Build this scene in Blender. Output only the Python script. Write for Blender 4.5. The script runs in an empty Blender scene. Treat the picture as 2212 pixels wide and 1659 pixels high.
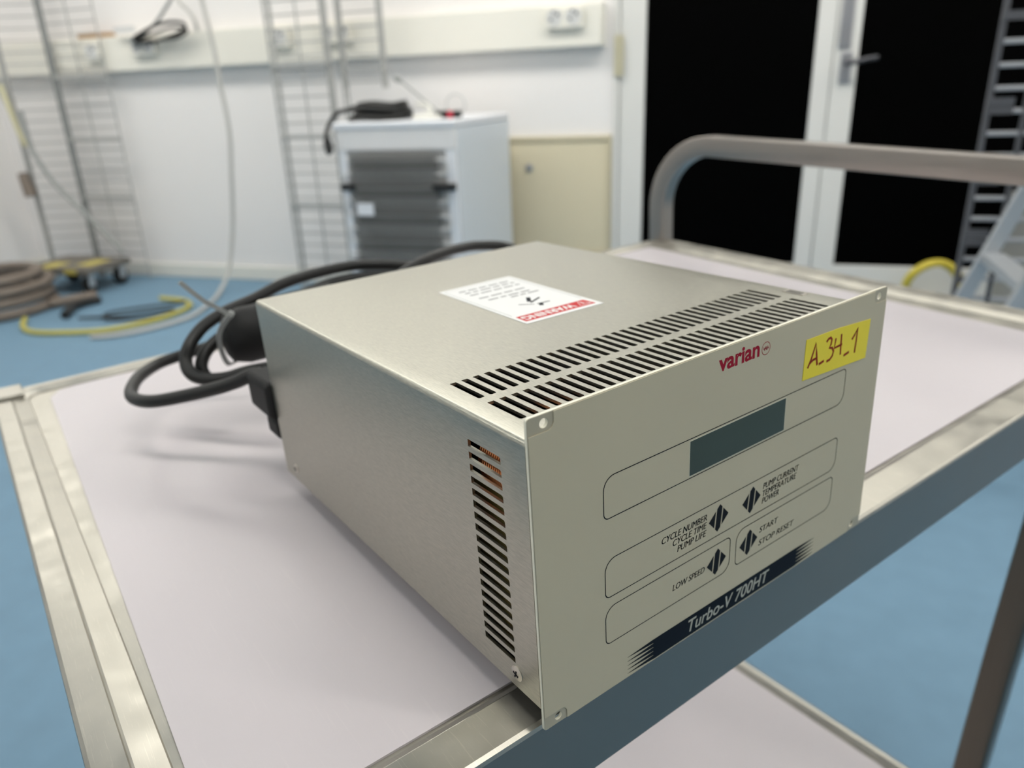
import bpy, bmesh, math, random
from mathutils import Matrix, Vector
C = bpy.context.scene.collection
SC = bpy.context.scene
random.seed(7)
PI = math.pi

# ------------------------------------------------------------------ camera
F_PX = 1622.715
MR = ((0.954159, 0.29705, -0.036634), (0.076614, -0.360727, -0.929519), (-0.289328, 0.884103, -0.366949))
cam_data = bpy.data.cameras.new('camera')
cam = bpy.data.objects.new('camera', cam_data)
C.objects.link(cam)
rot = Matrix((MR[0], [-v for v in MR[1]], [-v for v in MR[2]])).transposed()
cam.matrix_world = Matrix.Translation((0, 0, 1.0)) @ rot.to_4x4()
cam_data.sensor_fit = 'HORIZONTAL'
cam_data.sensor_width = 36.0
cam_data.lens = F_PX / 2212 * 36.0
cam_data.clip_start = 0.02
cam_data.dof.use_dof = True
cam_data.dof.focus_distance = 0.285
cam_data.dof.aperture_fstop = 8.6
cam_data.dof.aperture_blades = 0
SC.camera = cam

# ------------------------------------------------------------------ world, exposure
world = bpy.data.worlds.new('world')
SC.world = world
world.use_nodes = True
world.node_tree.nodes['Background'].inputs[0].default_value = (0.9, 0.95, 1.0, 1)
world.node_tree.nodes['Background'].inputs[1].default_value = 0.0
SC.view_settings.view_transform = 'Standard'
SC.view_settings.look = 'None'
SC.view_settings.gamma = 1.0
SC.view_settings.use_curve_mapping = False
SC.view_settings.exposure = 0.08
SC.cycles.use_denoising = True
SC.cycles.max_bounces = 10
SC.cycles.diffuse_bounces = 6
LAMP, LAMP_MID, LAMP_FAR = 9.2, 20.5, 13.5     # radiance of the three rows of ceiling luminaires

# the trolley stands slightly askew in the room: its own frame
RCR = ((0.588186, -0.808385, -0.023468), (0.808426, 0.58851, -0.010139), (0.022007, -0.013009, 0.999673))
CART = Matrix.Translation((-0.06163, 0.211861, 0.76809)) @ Matrix(RCR).to_4x4()
ROOM = Matrix.Identity(4)
def cart_floor(x, y):       # height of the room floor below a point of the trolley frame
    return (-0.76809 - 0.022007 * x + 0.013009 * y) / 0.999673

# ------------------------------------------------------------------ materials
def new_mat(name):
    m = bpy.data.materials.new(name); m.use_nodes = True
    return m, m.node_tree.nodes, m.node_tree.links, m.node_tree.nodes['Principled BSDF']

def mat(name, col, rough=0.5, metal=0.0, spec=0.5, var=0.0, vscale=8.0, stretch=(1, 1, 1), rvar=0.0, bump=0.0, detail=4.0, coat=0.0):
    """Principled material with procedural colour / roughness / bump variation."""
    m, n, l, p = new_mat(name)
    p.inputs['Roughness'].default_value = rough
    p.inputs['Metallic'].default_value = metal
    p.inputs['Specular IOR Level'].default_value = spec
    if coat: p.inputs['Coat Weight'].default_value = coat
    tc = n.new('ShaderNodeTexCoord'); mp = n.new('ShaderNodeMapping'); nz = n.new('ShaderNodeTexNoise')
    mp.inputs['Scale'].default_value = stretch
    nz.inputs['Scale'].default_value = vscale; nz.inputs['Detail'].default_value = detail
    l.new(tc.outputs['Object'], mp.inputs['Vector']); l.new(mp.outputs['Vector'], nz.inputs['Vector'])
    mx = n.new('ShaderNodeMix'); mx.data_type = 'RGBA'
    a = [max(0, c * (1 - var)) for c in col]; b = [min(1, c * (1 + var)) for c in col]
    mx.inputs[6].default_value = (*a, 1); mx.inputs[7].default_value = (*b, 1)
    l.new(nz.outputs['Fac'], mx.inputs[0]); l.new(mx.outputs[2], p.inputs['Base Color'])
    if rvar:
        mr = n.new('ShaderNodeMapRange')
        mr.inputs['From Min'].default_value = 0.3; mr.inputs['From Max'].default_value = 0.7
        mr.inputs['To Min'].default_value = max(0.02, rough - rvar); mr.inputs['To Max'].default_value = min(1, rough + rvar)
        l.new(nz.outputs['Fac'], mr.inputs['Value']); l.new(mr.outputs['Result'], p.inputs['Roughness'])
    if bump:
        bp = n.new('ShaderNodeBump'); bp.inputs['Strength'].default_value = bump; bp.inputs['Distance'].default_value = 0.0005
        l.new(nz.outputs['Fac'], bp.inputs['Height']); l.new(bp.outputs['Normal'], p.inputs['Normal'])
    return m

def scratches(m, amount, light=1.25, scale=260.0, seed=0.0):
    """fine bright scuffs in random directions, as wear of the surface itself"""
    n, l = m.node_tree.nodes, m.node_tree.links; p = n['Principled BSDF']
    tc = n.new('ShaderNodeTexCoord'); last = None
    for k, a in enumerate((0.35, 1.2, 2.2)):
        mp = n.new('ShaderNodeMapping'); mp.inputs['Rotation'].default_value = (0, 0, a); mp.inputs['Scale'].default_value = (scale, scale * .035, 1); mp.inputs['Location'].default_value = (seed + k * 3.7, k, 0)
        nz = n.new('ShaderNodeTexNoise'); nz.inputs['Scale'].default_value = 1.0; nz.inputs['Detail'].default_value = 2.0; nz.inputs['Distortion'].default_value = .6
        mr = n.new('ShaderNodeMapRange'); mr.inputs['From Min'].default_value = .665; mr.inputs['From Max'].default_value = .72
        l.new(tc.outputs['Object'], mp.inputs['Vector']); l.new(mp.outputs['Vector'], nz.inputs['Vector']); l.new(nz.outputs['Fac'], mr.inputs['Value'])
        if last is None: last = mr.outputs['Result']
        else:
            mx = n.new('ShaderNodeMath'); mx.operation = 'MAXIMUM'; l.new(last, mx.inputs[0]); l.new(mr.outputs['Result'], mx.inputs[1]); last = mx.outputs[0]
    sc = n.new('ShaderNodeMath'); sc.operation = 'MULTIPLY'; sc.inputs[1].default_value = amount; l.new(last, sc.inputs[0])
    old = p.inputs['Base Color'].links[0].from_socket
    br = n.new('ShaderNodeMix'); br.data_type = 'RGBA'; br.blend_type = 'MULTIPLY'; br.inputs[0].default_value = 1.0; br.inputs[7].default_value = (light, light, light * .97, 1)
    l.new(old, br.inputs[6])
    mx = n.new('ShaderNodeMix'); mx.data_type = 'RGBA'; l.new(sc.outputs[0], mx.inputs[0]); l.new(old, mx.inputs[6]); l.new(br.outputs[2], mx.inputs[7]); l.new(mx.outputs[2], p.inputs['Base Color'])

def emit_mat(name, col, s):
    m, n, l, p = new_mat(name)
    e = n.new('ShaderNodeEmission'); e.inputs[0].default_value = (*col, 1); e.inputs[1].default_value = s
    l.new(e.outputs[0], n['Material Output'].inputs['Surface'])
    return m

M = {}
M['box'] = mat('brushed_aluminium', (0.445, 0.432, 0.37), 0.34, 1.0, var=0.30, vscale=1.0, stretch=(2200, 230, 2200), rvar=0.05, bump=0.0, detail=2)
M['shaded_metal'] = mat('shaded_inner_metal', (0.05, 0.05, 0.05), 0.6, 0.3, var=0.1)  # shade of the closed box interior put into the colour
M['panel'] = mat('lit_plate_edge', (0.78, 0.745, 0.61), 0.28, var=0.02, vscale=30)  # paler than the plate face: light on the edges put into the colour
M['plate_face'] = mat('bare_corner_paint', (0.39, 0.355, 0.265), 0.45, var=0.03, vscale=30)
M['overlay'] = mat('beige_overlay', (0.49, 0.445, 0.325), 0.5, spec=0.35, var=0.03, vscale=18)
M['ink'] = mat('black_ink', (0.007, 0.008, 0.011), 0.6, spec=0.12, var=0.05)
M['navy'] = mat('navy_ink', (0.005, 0.008, 0.014), 0.6, spec=0.10, var=0.05)
M['pale_ink'] = mat('pale_ink', (0.40, 0.40, 0.34), 0.5, var=0.02)
M['crimson'] = mat('crimson_ink', (0.29, 0.008, 0.026), 0.6, spec=0.12, var=0.03)
M['lcd'] = mat('display_glass', (0.048, 0.066, 0.055), 0.32, spec=0.25, var=0.06, vscale=15)
M['pale_frame'] = mat('pale_frame', (0.62, 0.60, 0.48), 0.5, var=0.02)
M['note'] = mat('yellow_paper', (0.80, 0.66, 0.035), 0.6, var=0.04, vscale=40)
M['marker'] = mat('red_marker', (0.24, 0.018, 0.008), 0.6, spec=0.15, var=0.1, vscale=200)
M['sticker'] = mat('white_sticker', (0.72, 0.72, 0.71), 0.5, spec=0.15, var=0.01)
M['sticker_red'] = mat('red_sticker_ink', (0.50, 0.016, 0.018), 0.5, spec=0.12, var=0.02)
M['sticker_grey'] = mat('grey_sticker_ink', (0.30, 0.30, 0.30), 0.6, spec=0.1, var=0.02)
M['copper'] = mat('copper_wire', (0.80, 0.30, 0.12), 0.3, 1.0, var=0.2, vscale=300)
M['pcb'] = mat('circuit_board', (0.16, 0.12, 0.035), 0.5, var=0.3, vscale=120)
M['comp'] = mat('component_plastic', (0.10, 0.02, 0.02), 0.5, var=0.1)
M['screw'] = mat('nickel_screw', (0.62, 0.58, 0.52), 0.28, 1.0, var=0.05)
M['rubber'] = mat('black_rubber', (0.009, 0.009, 0.009), 0.6, spec=0.3, var=0.15, vscale=40)
M['cable'] = mat('black_cable', (0.012, 0.012, 0.0115), 0.45, spec=0.35, var=0.2, vscale=30)
M['steel'] = mat('stainless_steel', (0.44, 0.42, 0.37), 0.40, 1.0, var=0.22, vscale=45, rvar=0.08, bump=0.03, detail=6)
scratches(M['steel'], .32, 1.4, 1500.0)
M['tube'] = mat('brushed_tube_steel', (0.35, 0.315, 0.285), 0.34, 1.0, var=0.12, vscale=1.0, stretch=(300, 14, 300), rvar=0.06, bump=0.03)
M['frame'] = mat('dark_frame_steel', (0.27, 0.25, 0.23), 0.38, 1.0, var=0.10, vscale=9, rvar=0.05)
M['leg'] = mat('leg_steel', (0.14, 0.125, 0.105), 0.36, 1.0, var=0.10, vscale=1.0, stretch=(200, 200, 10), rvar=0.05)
M['film'] = mat('lavender_sheet', (0.54, 0.50, 0.52), 0.42, spec=0.45, var=0.05, vscale=9, rvar=0.06, detail=5)
scratches(M['film'], .25, 1.10, 900.0, 5.0)
M['wall'] = mat('white_wall', (0.82, 0.795, 0.78), 0.7, var=0.02, vscale=3)
M['ceiling'] = mat('white_ceiling', (0.8, 0.8, 0.78), 0.9, var=0.02)
M['trunk'] = mat('cream_plastic', (0.80, 0.775, 0.70), 0.45, var=0.01)
M['white_paint'] = mat('white_door_paint', (0.70, 0.69, 0.66), 0.5, var=0.015)
M['base'] = mat('cream_skirting', (0.74, 0.73, 0.67), 0.5, var=0.02)
M['black_glass'] = mat('black_door_glass', (0.0006, 0.0006, 0.0006), 0.5, spec=0.02, var=0.1)
M['door_metal'] = mat('door_fittings', (0.45, 0.45, 0.47), 0.3, 1.0, var=0.05)
M['dark_handle'] = mat('dark_handle_metal', (0.10, 0.10, 0.11), 0.35, 0.8, var=0.05)
M['hinge'] = mat('brass_hinge', (0.62, 0.58, 0.42), 0.45, 0.4, var=0.05)
M['beige'] = mat('beige_hatch_paint', (0.68, 0.605, 0.43), 0.5, var=0.03, vscale=4)
M['beige_frame'] = mat('beige_hatch_frame', (0.57, 0.51, 0.36), 0.5, var=0.03)
M['wire'] = mat('grey_wire_metal', (0.40, 0.40, 0.385), 0.5, 0.2, var=0.08)
M['wire_post'] = mat('grey_post_metal', (0.24, 0.25, 0.245), 0.5, 0.2, var=0.08)
M['wire_dark'] = mat('dark_wire_metal', (0.12, 0.12, 0.13), 0.5, 0.2, var=0.08)
M['wire_bright'] = mat('bright_wire_metal', (0.50, 0.50, 0.52), 0.45, 0.3, var=0.08)
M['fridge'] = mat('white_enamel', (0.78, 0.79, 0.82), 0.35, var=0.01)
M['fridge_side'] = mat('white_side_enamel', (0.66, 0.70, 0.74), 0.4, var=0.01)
M['fridge_header'] = mat('light_grey_header', (0.80, 0.78, 0.77), 0.5, var=0.03)
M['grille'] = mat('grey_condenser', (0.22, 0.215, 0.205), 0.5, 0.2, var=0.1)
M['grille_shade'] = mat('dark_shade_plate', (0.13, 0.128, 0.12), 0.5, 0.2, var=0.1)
M['grille_back'] = mat('grey_fridge_back', (0.50, 0.49, 0.475), 0.5, var=0.05)
M['black_plastic'] = mat('black_plastic', (0.012, 0.012, 0.012), 0.45, var=0.1)
M['grey_cable'] = mat('light_grey_cable', (0.50, 0.49, 0.46), 0.5, var=0.03)
M['mid_cable'] = mat('mid_grey_cable', (0.30, 0.31, 0.30), 0.5, var=0.03)
M['white_cable'] = mat('white_cable', (0.75, 0.74, 0.68), 0.5, var=0.02)
M['red_plastic'] = mat('red_plastic', (0.55, 0.03, 0.06), 0.4, var=0.05)
M['clear'] = mat('pale_plastic', (0.62, 0.62, 0.61), 0.3, var=0.02)
M['brown'] = mat('brown_wood', (0.40, 0.23, 0.09), 0.6, var=0.15, vscale=20)
M['yellow_hose'] = mat('yellow_hose', (0.52, 0.46, 0.10), 0.5, var=0.06)
M['yellow_hose_olive'] = mat('bright_yellow_hose', (0.62, 0.50, 0.06), 0.45, var=0.05)
M['pale_yellow'] = mat('pale_yellow_cable', (0.62, 0.58, 0.36), 0.5, var=0.04)
M['hose'] = mat('taupe_hose', (0.185, 0.148, 0.12), 0.5, var=0.12, vscale=25)
M['dolly'] = mat('grey_board', (0.16, 0.145, 0.125), 0.7, var=0.2, vscale=10)
M['tape'] = mat('yellow_tape', (0.50, 0.42, 0.10), 0.6, var=0.1)
M['alu'] = mat('dull_aluminium', (0.52, 0.54, 0.56), 0.45, 0.6, var=0.05)
M['grey_case'] = mat('grey_metal_case', (0.27, 0.265, 0.245), 0.5, var=0.06)
M['floor'] = mat('blue_vinyl', (0.165, 0.275, 0.375), 0.55, spec=0.12, var=0.13, vscale=14, rvar=0.05, detail=6)
M['light'] = emit_mat('luminaire_diffuser', (1.0, 0.97, 0.90), LAMP)
M['light_mid'] = emit_mat('luminaire_diffuser_mid', (1.0, 0.97, 0.90), LAMP_MID)
M['light_far'] = emit_mat('luminaire_diffuser_far', (1.0, 0.97, 0.90), LAMP_FAR)
M['light_body'] = mat('luminaire_body', (0.8, 0.8, 0.8), 0.5)

# ------------------------------------------------------------------ geometry helpers
class B:
    def __init__(s): s.bm = bmesh.new()
    def v(s, pts): return [s.bm.verts.new(p) for p in pts]
    def face(s, vs):
        try: return s.bm.faces.new(vs)
        except ValueError: return None
    def poly(s, pts): s.face(s.v(pts)); return s
    def box(s, x0, x1, y0, y1, z0, z1):
        a = s.v([(x0, y0, z0), (x1, y0, z0), (x1, y1, z0), (x0, y1, z0), (x0, y0, z1), (x1, y0, z1), (x1, y1, z1), (x0, y1, z1)])
        for q in ((3, 2, 1, 0), (4, 5, 6, 7), (0, 1, 5, 4), (1, 2, 6, 5), (2, 3, 7, 6), (3, 0, 4, 7)): s.face([a[i] for i in q])
        return s
    def loops(s, rings, close=True, cap0=False, cap1=False):
        R = [s.v(r) for r in rings]; n = len(R[0])
        for a, b in zip(R[:-1], R[1:]):
            for i in range(n if close else n - 1):
                j = (i + 1) % n
                s.face([a[i], a[j], b[j], b[i]])
        if cap0: s.face(list(reversed(R[0])))
        if cap1: s.face(R[-1])
        return s
    def prism(s, pts, f, w0, w1):          # f(u, v, w) -> xyz
        return s.loops([[f(u, v, w0) for u, v in pts], [f(u, v, w1) for u, v in pts]], True, True, True)
    def sweep(s, path, prof, closed=False, up=None):
        P = [Vector(p) for p in path]; n = len(P)
        T = []
        for i in range(n):
            if closed: t = P[(i + 1) % n] - P[i - 1]
            else: t = P[min(i + 1, n - 1)] - P[max(i - 1, 0)]
            T.append(t.normalized())
        nrm = Vector(up) if up else (Vector((0, 0, 1)) if abs(T[0].z) < 0.9 else Vector((1, 0, 0)))
        nrm = (nrm - T[0] * nrm.dot(T[0])).normalized()
        rings = []
        for i in range(n):
            if i:
                if up: nrm = Vector(up)
                nrm = nrm - T[i] * nrm.dot(T[i]); nrm.normalize()
            bn = T[i].cross(nrm)
            rings.append([P[i] + nrm * a + bn * b for a, b in prof])
        if closed: rings.append(rings[0]); 
        if closed:
            R = [s.v(r) for r in rings[:-1]]; m = len(prof)
            for i in range(n):
                a, b = R[i], R[(i + 1) % n]
                for k in range(m): s.face([a[k], a[(k + 1) % m], b[(k + 1) % m], b[k]])
        else: s.loops(rings, True, True, True)
        return s
    def tube(s, path, r, n=10, closed=False):
        return s.sweep(path, [(r * math.cos(2 * PI * k / n), r * math.sin(2 * PI * k / n)) for k in range(n)], closed)
    def cyl(s, p0, p1, r, n=20, r1=None):
        p0, p1 = Vector(p0), Vector(p1); d = (p1 - p0).normalized()
        a = d.orthogonal().normalized(); b = d.cross(a); r1 = r if r1 is None else r1
        ring = lambda p, rr: [p + (a * math.cos(2 * PI * k / n) + b * math.sin(2 * PI * k / n)) * rr for k in range(n)]
        return s.loops([ring(p0, r), ring(p1, r1)], True, True, True)
    def lathe(s, prof, c, axis='z', n=32):   # prof: (radius, height)
        rings = []
        for r, h in prof:
            ring = []
            for k in range(n):
                x, y = r * math.cos(2 * PI * k / n), r * math.sin(2 * PI * k / n)
                q = {'z': (x, y, h), 'y': (x, h, y), 'x': (h, x, y)}[axis]
                ring.append((c[0] + q[0], c[1] + q[1], c[2] + q[2]))
            rings.append(ring)
        return s.loops(rings, True, True, True)
    def stroke(s, pts, w, f):                # a flat inked line in a plane, f(u, v) -> xyz
        n = len(pts); L, R = [], []
        for i in range(n):
            a = Vector(pts[max(i - 1, 0)]); b = Vector(pts[min(i + 1, n - 1)]); t = (b - a).normalized()
            q = Vector((-t.y, t.x)) * w / 2; p = Vector(pts[i])
            L.append(p + q); R.append(p - q)
        return s.loops([[f(*p) for p in L], [f(*p) for p in R]], close=False)

def spline(pts, k=6, closed=False):
    P = [Vector(p) for p in pts]; n = len(P); out = []
    g = (lambda i: P[i % n]) if closed else (lambda i: P[max(0, min(n - 1, i))])
    for i in range(n if closed else n - 1):
        a, b, c, d = g(i - 1), g(i), g(i + 1), g(i + 2)
        for j in range(k):
            t = j / k
            out.append(0.5 * ((2 * b) + (c - a) * t + (2 * a - 5 * b + 4 * c - d) * t * t + (3 * b - a - 3 * c + d) * t ** 3))
    if not closed: out.append(P[-1])
    return out

def rrect(x0, x1, y0, y1, r, n=6):           # r: one radius or (bl, br, tr, tl)
    r = r if isinstance(r, (tuple, list)) else (r,) * 4
    out = []
    for (cx, cy, a0), q in zip(((x0, y0, 180), (x1, y0, 270), (x1, y1, 0), (x0, y1, 90)), r):
        sx = 1 if cx == x0 else -1; sy = 1 if cy == y0 else -1
        for k in range(n + 1):
            t = math.radians(a0 + 90 * k / n)
            out.append((cx + sx * q + q * math.cos(t), cy + sy * q + q * math.sin(t)))
    return out

OFF = {}
def finish(name, b, m, smooth=35, bevel=0.0, recalc=True):
    bm = b.bm
    if recalc: bmesh.ops.recalc_face_normals(bm, faces=bm.faces)
    me = bpy.data.meshes.new(name); bm.to_mesh(me); bm.free()
    for f in me.polygons: f.use_smooth = True
    me.set_sharp_from_angle(angle=math.radians(smooth))
    me.materials.append(M[m] if isinstance(m, str) else m)
    o = bpy.data.objects.new(name, me); C.objects.link(o)
    if bevel:
        bv = o.modifiers.new('bevel', 'BEVEL'); bv.width = bevel; bv.segments = 3; bv.limit_method = 'ANGLE'; bv.angle_limit = math.radians(40)
    return o

def shift(o, off):
    o.data.transform(Matrix.Translation([-c for c in off]))

def root(name, label, cat, off, frame=ROOM, group=None):
    o = bpy.data.objects.new(name, None); C.objects.link(o); o.empty_display_size = 0.05
    o.matrix_world = frame @ Matrix.Translation(off)
    o['label'] = label; o['category'] = cat
    if group: o['group'] = group
    OFF[o.name] = Vector(off)
    return o

def part(name, b, m, parent, smooth=35, bevel=0.0, label=None, recalc=True):
    o = finish(name, b, m, smooth, bevel, recalc)
    off = OFF[parent.name]; shift(o, off); o.parent = parent; OFF[o.name] = off
    if label: o['label'] = label
    return o

def thing(name, b, m, label, cat, frame=ROOM, group=None, smooth=35, bevel=0.0):
    o = finish(name, b, m, smooth, bevel)
    xs = [v.co for v in o.data.vertices]
    off = Vector(((min(v.x for v in xs) + max(v.x for v in xs)) / 2, (min(v.y for v in xs) + max(v.y for v in xs)) / 2, min(v.z for v in xs)))
    shift(o, off); o.matrix_world = frame @ Matrix.Translation(off)
    o['label'] = label; o['category'] = cat
    if group: o['group'] = group
    OFF[o.name] = off
    return o

def struct(name, b, m, smooth=35, bevel=0.0, label=None, cat=None):
    o = finish(name, b, m, smooth, bevel)
    o['kind'] = 'structure'
    if label: o['label'] = label
    if cat: o['category'] = cat
    OFF[o.name] = Vector((0, 0, 0))
    return o

def cut(o, cutter):
    """carve cutter (a B) out of object o and keep the result as o's own mesh"""
    bmesh.ops.recalc_face_normals(cutter.bm, faces=cutter.bm.faces)
    me = bpy.data.meshes.new('cutter'); cutter.bm.to_mesh(me); cutter.bm.free()
    k = bpy.data.objects.new('cutter', me); C.objects.link(k)
    if o.parent: k.matrix_world = o.parent.matrix_world @ Matrix.Translation([-c for c in OFF[o.parent.name]])
    md = o.modifiers.new('cut', 'BOOLEAN'); md.operation = 'DIFFERENCE'; md.object = k; md.solver = 'EXACT'
    bpy.context.view_layer.update()
    dg = bpy.context.evaluated_depsgraph_get()
    nm = bpy.data.meshes.new_from_object(o.evaluated_get(dg))
    o.modifiers.remove(md); o.data = nm
    bpy.data.objects.remove(k); bpy.data.meshes.remove(me)
    for f in nm.polygons: f.use_smooth = True
    nm.set_sharp_from_angle(angle=math.radians(35))

def text_into(b, s, f, u0, u1, v0, v1, shear=0.0, bold=0.0, res=4):
    """letters as flat polygons filling the box u0..u1, v0..v1 of a plane, f(u, v) -> xyz"""
    cu = bpy.data.curves.new('lettering', 'FONT'); cu.body = s; cu.size = 1.0; cu.shear = shear; cu.offset = bold
    cu.resolution_u = res; cu.fill_mode = 'FRONT'
    o = bpy.data.objects.new('lettering', cu); C.objects.link(o)
    bpy.context.view_layer.update()
    me = bpy.data.meshes.new_from_object(o.evaluated_get(bpy.context.evaluated_depsgraph_get()))
    bpy.data.objects.remove(o); bpy.data.curves.remove(cu)
    xs = [v.co.x for v in me.vertices]; ys = [v.co.y for v in me.vertices]
    a0, a1, c0, c1 = min(xs), max(xs), min(ys), max(ys)
    g = lambda p: f(u0 + (p.x - a0) / (a1 - a0) * (u1 - u0), v0 + (p.y - c0) / (c1 - c0) * (v1 - v0))
    vs = b.v([g(v.co) for v in me.vertices])
    for p in me.polygons: b.face([vs[i] for i in p.vertices])
    bpy.data.meshes.remove(me)

# ------------------------------------------------------------------ the room
XL, XR, YB, YF, ZC = -4.40, 3.2, 3.704, -2.8, 2.7
struct('floor', B().box(XL - .1, XR + .1, YF - .1, YB + .1, -.1, 0), 'floor')
struct('ceiling', B().box(XL - .1, XR + .1, YF - .1, YB + .1, ZC, ZC + .1), 'ceiling')
struct('wall_left', B().box(XL - .1, XL, YF, YB, 0, ZC), 'wall')
struct('wall_right', B().box(XR, XR + .1, YF, YB, 0, ZC), 'wall')
struct('wall_front', B().box(XL, XR, YF - .1, YF, 0, ZC), 'wall')
wb = B()
DX0, DX1, DZ = -0.66, 1.55, 2.12            # doorway in the back wall
wb.box(XL, DX0, YB, YB + .1, 0, ZC); wb.box(DX1, XR, YB, YB + .1, 0, ZC); wb.box(DX0, DX1, YB, YB + .1, DZ, ZC)
struct('wall_back', wb, 'wall')
struct('baseboard_back', B().box(XL, -0.67, YB - .014, YB, 0, .08), 'base', bevel=.004)
struct('baseboard_left', B().box(XL, XL + .014, YF, YB - .014, 0, .08), 'base', bevel=.004)
struct('trim_1', B().box(DX0 - .0, DX0 + .025, YB - .018, YB + .08, 0, DZ).box(DX1 - .025, DX1, YB - .018, YB + .08, 0, DZ).box(DX0 + .025, DX1 - .025, YB - .018, YB + .08, DZ - .025, DZ), 'white_paint', bevel=.003, label='white painted door frame')

# double door with black glass: each leaf is stiles and rails around one pane
def leaf(n, x0, x1, gx0, gx1, label):
    z0, z1, g0, g1 = 0.006, DZ - .028, .185, 2.0
    d = B()
    d.box(x0, gx0, YB - .006, YB + .038, z0, z1); d.box(gx1, x1, YB - .006, YB + .038, z0, z1)
    d.box(gx0, gx1, YB - .006, YB + .038, z0, g0); d.box(gx0, gx1, YB - .006, YB + .038, g1, z1)
    o = struct('door_%d' % n, d, 'white_paint', bevel=.003, label=label, cat='door')
    part('pane', B().box(gx0, gx1, YB + .008, YB + .016, g0, g1), 'black_glass', o, label='black glass pane')
    return o
d1 = leaf(1, -.632, .268, -.518, .196, 'white framed door leaf with a black pane, beside the beige hatch')
d2 = leaf(2, .272, 1.522, .368, 1.40, 'white framed door leaf with a black pane and a dark lever handle')
hb = B().box(-.656, -.614, YB - .026, YB - .019, 1.03, 1.2)
hb.cyl((-.634, YB - .03, 1.03), (-.634, YB - .03, 1.2), .007, 12)
part('hinge', hb, 'hinge', d1)
part('lock_plate', B().box(.285, .333, YB - .016, YB - .006, 1.10, 1.30), 'door_metal', d2, bevel=.003)
part('handle_plate', B().box(.300, .345, YB - .016, YB - .006, .965, 1.088), 'door_metal', d2, bevel=.004)
hl = B().cyl((.322, YB - .016, 1.045), (.322, YB - .066, 1.045), .010, 14)
hl.tube(spline([(.322, YB - .062, 1.045), (.35, YB - .068, 1.046), (.40, YB - .066, 1.056), (.437, YB - .060, 1.060)], 5), .0105, 12)
part('lever_handle', hl, 'dark_handle', d2)

# ceiling luminaires
def luminaire(x, y, lx, ly, label, m='light'):
    t = root('ceiling_light', label, 'ceiling light', (x, y, ZC - .07), group='ceiling luminaires')
    part('housing', B().box(x - lx / 2, x + lx / 2, y - ly / 2, y + ly / 2, ZC - .05, ZC - .001), 'light_body', t)
    part('diffuser', B().box(x - lx / 2 + .02, x + lx / 2 - .02, y - ly / 2 + .02, y + ly / 2 - .02, ZC - .062, ZC - .05), m, t)
for y, wd, where, m, xs in ((2.55, .60, 'near the back wall', 'light', (-3.4, -1.6, 0.2, 2.0)), (.2, .22, 'above the trolley', 'light_mid', (0.1, 1.9)), (-1.4, .22, 'behind the viewer', 'light_far', (-3.0, -1.2))):
    for i, x in enumerate(xs):
        luminaire(x, y, 1.5, wd, 'white ceiling luminaire in the row %s, number %d from the left wall' % (where, i + 1), m)

luminaire(-2.3, .2, 1.5, .22, 'added ceiling luminaire brightening the box side, in line with those above the trolley', 'light_far')  # extra lamp, added to brighten the box's left side and the wall

# ------------------------------------------------------------------ service trolley (trolley frame)
def warp(x, y, z):          # the right end of the old tray is slightly racked and sagging
    t = max(0.0, (x + .146) / .84)
    return (x - .034 * t ** 3 * (1 - max(0, min(1, y / .62))), y, z - .008 * t ** 3 * (1 - max(0, min(1, y / .62))))
cart = root('service_trolley', 'stainless steel service trolley carrying the beige-fronted metal box', 'trolley', (.28, .31, -.765), CART)
ZR, ZF = .0008, -.0032
X0, X1, Y0, Y1 = -.146, .734, .0045, .622
def ring(l, r, f, b, rad, z): return [warp(u, v, z) for u, v in rrect(X0 + l, X1 - r, Y0 + f, Y1 - b, rad, 8)]
t = B()
t.loops([ring(.003, .003, .003, .003, .003, ZR - .0030),
         ring(0, 0, 0, 0, .004, ZR - .0028),
         ring(.0004, .0004, .0004, .0004, .004, ZR - .0010),
         ring(.002, .002, .002, .002, .004, ZR),
         ring(.0140, .0268, .0206, .0108, .022, ZR),
         ring(.0145, .0273, .0208, .0112, .0217, ZR - .0009),
         ring(.0156, .0284, .0213, .0120, .0213, ZR - .0004),
         ring(.0262, .0420, .0249, .0188, .014, ZF + .0016),
         ring(.0267, .0425, .0252, .0192, .0137, ZF + .0015),
         ring(.0274, .0432, .0258, .0198, .013, ZF)], True, False, True)
part('upper_tray', t, 'steel', cart, smooth=9)
t = B()
t.loops([ring(l, l, l, l, .004, z) for l, z in ((.0012, ZR - .0031), (.0012, -.044), (.0045, -.044), (.0045, ZR - .0031))], True, False, False)
part('apron', t, 'frame', cart, smooth=50)
fl = [(-.1163, .0325), (.660, .0325), (.685, .598), (-.080, .598), (-.094, .595), (-.1030, .578)]
part('tray_liner', B().loops([[warp(x, y, ZF + .0001) for x, y in fl], [warp(x, y, ZF + .0012) for x, y in fl]], True, True, True), 'film', cart, label='pale lavender liner sheet')
part('corner_cap', B().box(-.1475, -.121, .592, .6235, ZR - .03, ZR + .0035), 'steel', cart, bevel=.0015)
# the U-shaped push handle
hx = .7215
def sq(w, h, r=.0018, n=3): return rrect(-w / 2, w / 2, -h / 2, h / 2, r, n)
hp = [(hx, .611, -.035), (hx, .611, .02), (hx, .611, .0500)]
for k in range(1, 13):
    a = PI / 2 * k / 12
    hp.append((hx, .611 - .090 * (1 - math.cos(a)), .050 + .0890 * math.sin(a)))
hp += [(hx, .40, .1343), (hx, .25, .1282), (hx, .120, .1230)]
for k in range(1, 13):
    a = PI / 2 * k / 12
    hp.append((hx, .120 - .085 * math.sin(a), .123 - .085 * (1 - math.cos(a))))
hp.append((hx, .035, -.035))
part('push_handle', B().sweep(hp, sq(.024, .0265, .0018), up=(1, 0, 0)), 'tube', cart)
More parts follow.
